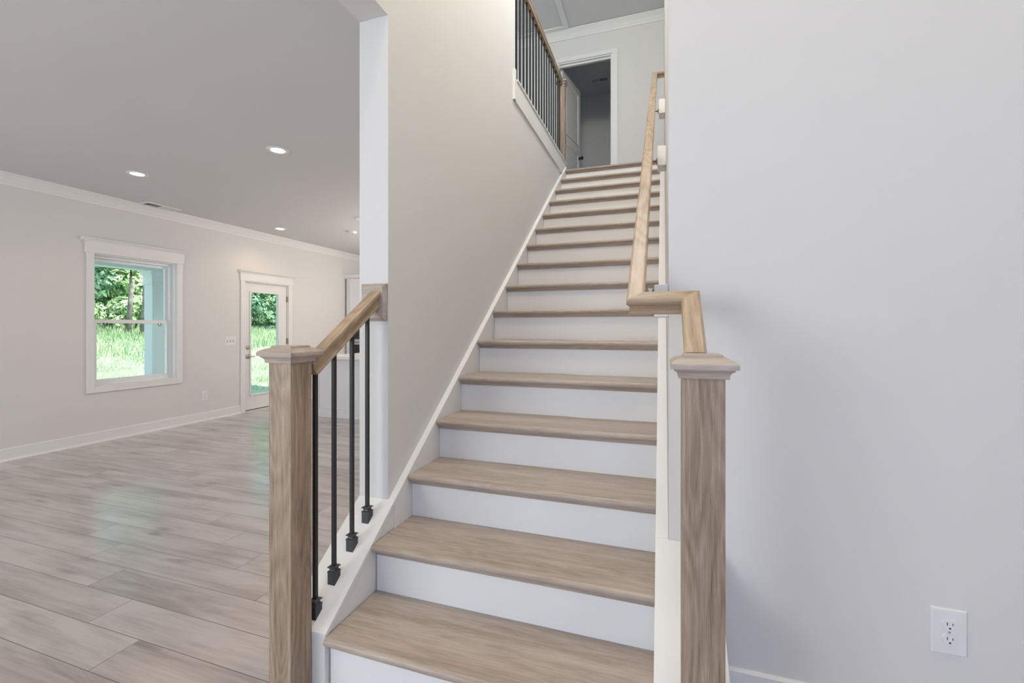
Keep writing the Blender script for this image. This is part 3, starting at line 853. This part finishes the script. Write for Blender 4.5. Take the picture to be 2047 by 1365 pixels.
bm = bmesh.new()
NX, NY = 44, 60
def gz(x, y):
    d = -x - 7.7
    z = -0.20 if d < 1.5 else -0.20 + 1.30 * (1 - math.cos(min(1.0, (d - 1.5) / 13.0) * math.pi)) / 2
    return z + 0.05 * math.sin(x * 1.7 + y * 0.6) * min(1, max(0, d / 4)) + 0.04 * math.sin(y * 2.3 + 1.0) * min(1, max(0, d / 4))
grid = [[bm.verts.new((-7.64 - 28 * (i / NX), -14 + 64 * (j / NY), gz(-7.64 - 28 * (i / NX), -14 + 64 * (j / NY)))) for j in range(NY + 1)] for i in range(NX + 1)]
for i in range(NX):
    for j in range(NY): bm.faces.new((grid[i][j], grid[i + 1][j], grid[i + 1][j + 1], grid[i][j + 1]))
struct(link('ground', bm, LAWN, None, True))
bm = bmesh.new()
for i in range(16000):
    x = -8.6 - random.random() ** 0.8 * 14.0
    y = -x * random.uniform(0.46, 1.04)
    hgt = random.uniform(0.05, 0.12) if x > -15 else random.uniform(0.10, 0.32)
    a = random.uniform(0, 6.28); wd_ = random.uniform(0.006, 0.014) * (1 if x > -15 else 1.8)
    z = gz(x, y) - 0.02
    dx, dy = math.cos(a) * wd_, math.sin(a) * wd_
    lx, ly = random.uniform(-.5, .5) * hgt, random.uniform(-.5, .5) * hgt
    p = [bm.verts.new((x - dx, y - dy, z)), bm.verts.new((x + dx, y + dy, z)), bm.verts.new((x + lx, y + ly, z + hgt))]
    bm.faces.new(p)
g = link('grass', bm, BLADE)
tag(g, 'long green and straw grass covering the bank outside the windows', 'grass'); g['kind'] = 'stuff'

def leaf_cloud(bm, blobs, n, size):
    tot = sum(b[3] ** 2 for b in blobs)
    for bx_, by_, bz_, br in blobs:
        for i in range(int(n * br * br / tot)):
            d = Vector((random.gauss(0, 1), random.gauss(0, 1), random.gauss(0, 1))).normalized()
            rr = br * random.uniform(0.55, 1.05)
            p = Vector((bx_, by_, bz_)) + Vector((d.x * rr, d.y * rr, d.z * rr * 0.8))
            nrm = (d + Vector((random.uniform(-.8, .8), random.uniform(-.8, .8), random.uniform(-.3, .9)))).normalized()
            u = nrm.orthogonal().normalized(); u.rotate(Matrix.Rotation(random.uniform(0, 6.28), 3, nrm)); w = nrm.cross(u)
            s = size * random.uniform(0.6, 1.3)
            bm.faces.new([bm.verts.new(p + u * s), bm.verts.new(p + w * s * 0.5 + nrm * s * .1), bm.verts.new(p - u * s), bm.verts.new(p - w * s * 0.5 + nrm * s * .1)])

def tree(x, y, h, tr, crown0, rad, lm, label, leafn=2600, leaf=0.13, lean=0.0):
    z = gz(x, y) - 0.1
    t = thing('tree', label, 'tree', (x, y, z), 'trees at the edge of the wood')
    bm = bmesh.new()
    pts = [(lean * k / 6 * h * 0.1 + 0.05 * math.sin(k * 2.1 + x), 0.05 * math.sin(k * 1.7 + y), h * k / 6) for k in range(7)]
    tube(bm, pts, [tr * (1.25 if k == 0 else 1 - 0.11 * k) for k in range(7)], 10)
    for k in range(5):
        a = random.uniform(0, 6.28); zz = h * random.uniform(0.5, 0.85)
        tube(bm, [(pts[4][0], pts[4][1], zz), (pts[4][0] + math.cos(a) * rad * 0.5, math.sin(a) * rad * 0.5, zz + 0.5), (pts[4][0] + math.cos(a) * rad * 0.9, math.sin(a) * rad * 0.9, zz + 0.9)], [tr * 0.35, tr * 0.25, tr * 0.1], 6)
    link('trunk', bm, BARK, t, True)
    bm = bmesh.new()
    blobs = []
    for k in range(18):
        a = random.uniform(0, 6.28); q = random.uniform(0.2, 0.8)
        blobs.append((math.cos(a) * rad * q, math.sin(a) * rad * q, random.uniform(crown0, h), rad * random.uniform(0.4, 0.65)))
    leaf_cloud(bm, blobs, leafn, leaf)
    link('foliage', bm, LEAVES[lm], t)

def shrub(x, y, h, rad, lm, label, n=2600, leaf=0.11):
    z = gz(x, y) - 0.1
    t = thing('shrub', label, 'shrub', (x, y, z), 'shrubs along the wood edge')
    bm = bmesh.new()
    for k in range(4):
        a = random.uniform(0, 6.28)
        tube(bm, [(0, 0, 0), (math.cos(a) * rad * .3, math.sin(a) * rad * .3, h * .4), (math.cos(a) * rad * .5, math.sin(a) * rad * .5, h * .8)], [0.03, 0.022, 0.01], 6)
    link('stem', bm, BARK, t, True)
    bm = bmesh.new()
    blobs = [(math.cos(a) * rad * 0.5, math.sin(a) * rad * 0.5, h * random.uniform(0.3, 0.8), rad * random.uniform(0.4, 0.6)) for a in [random.uniform(0, 6.28) for _ in range(7)]]
    leaf_cloud(bm, blobs, n, leaf)
    link('foliage', bm, LEAVES[lm], t)

# trees and bushes stand on the bank; (x, y) on the ground, height, trunk radius, lowest leaves, crown radius, leaf colour
tree(-20.0, 11.9, 11, 0.085, 5.8, 1.7, 0, 'tall tree with a bare straight grey trunk seen in the middle of the window', 2600)
tree(-18.6, 11.62, 12, 0.15, 6.2, 1.4, 2, 'tree with a thick grey trunk seen beside the porch column', 2000)
for x, y, hh, rd, lm, lab in (
        (-24.0, 11.6, 6.0, 2.0, 0, 'leafy tree behind the left side of the window, left of the bare grey trunk'),
        (-24.4, 14.6, 5.6, 1.9, 1, 'light green tree filling the gap behind the two grey trunks'),
        (-28.4, 14.0, 8.0, 2.4, 2, 'dark green tree farther back, low between the bare grey trunk and the left tree'),
        (-28.8, 18.0, 8.0, 2.4, 0, 'tree farthest back behind the thick grey trunk and the porch column'),
        (-23.4, 19.6, 5.6, 1.9, 0, 'leafy tree seen through the left edge of the glass patio door'),
        (-23.4, 22.9, 5.6, 1.9, 1, 'pale leafy tree seen through the right half of the glass patio door'),
        (-28.2, 25.2, 8.0, 2.4, 2, 'dark tree behind the others seen in the middle of the patio door glass')):
    tree(x, y, hh, 0.10, 0.9, rd, lm, lab, 9000, 0.17)
for x, y, hh, rd, lm, lab in (
        (-20.6, 10.3, 2.0, 1.1, 1, 'bright green bush low at the left edge of the window'),
        (-21.4, 12.9, 1.9, 0.85, 1, 'bush low between the two grey trunks'),
        (-20.4, 17.0, 1.9, 1.1, 2, 'dark bush seen low through the left of the patio door glass'),
        (-20.6, 19.8, 2.0, 1.1, 0, 'green bush seen low through the right of the patio door glass')):
    shrub(x, y, hh, rd, lm, lab)
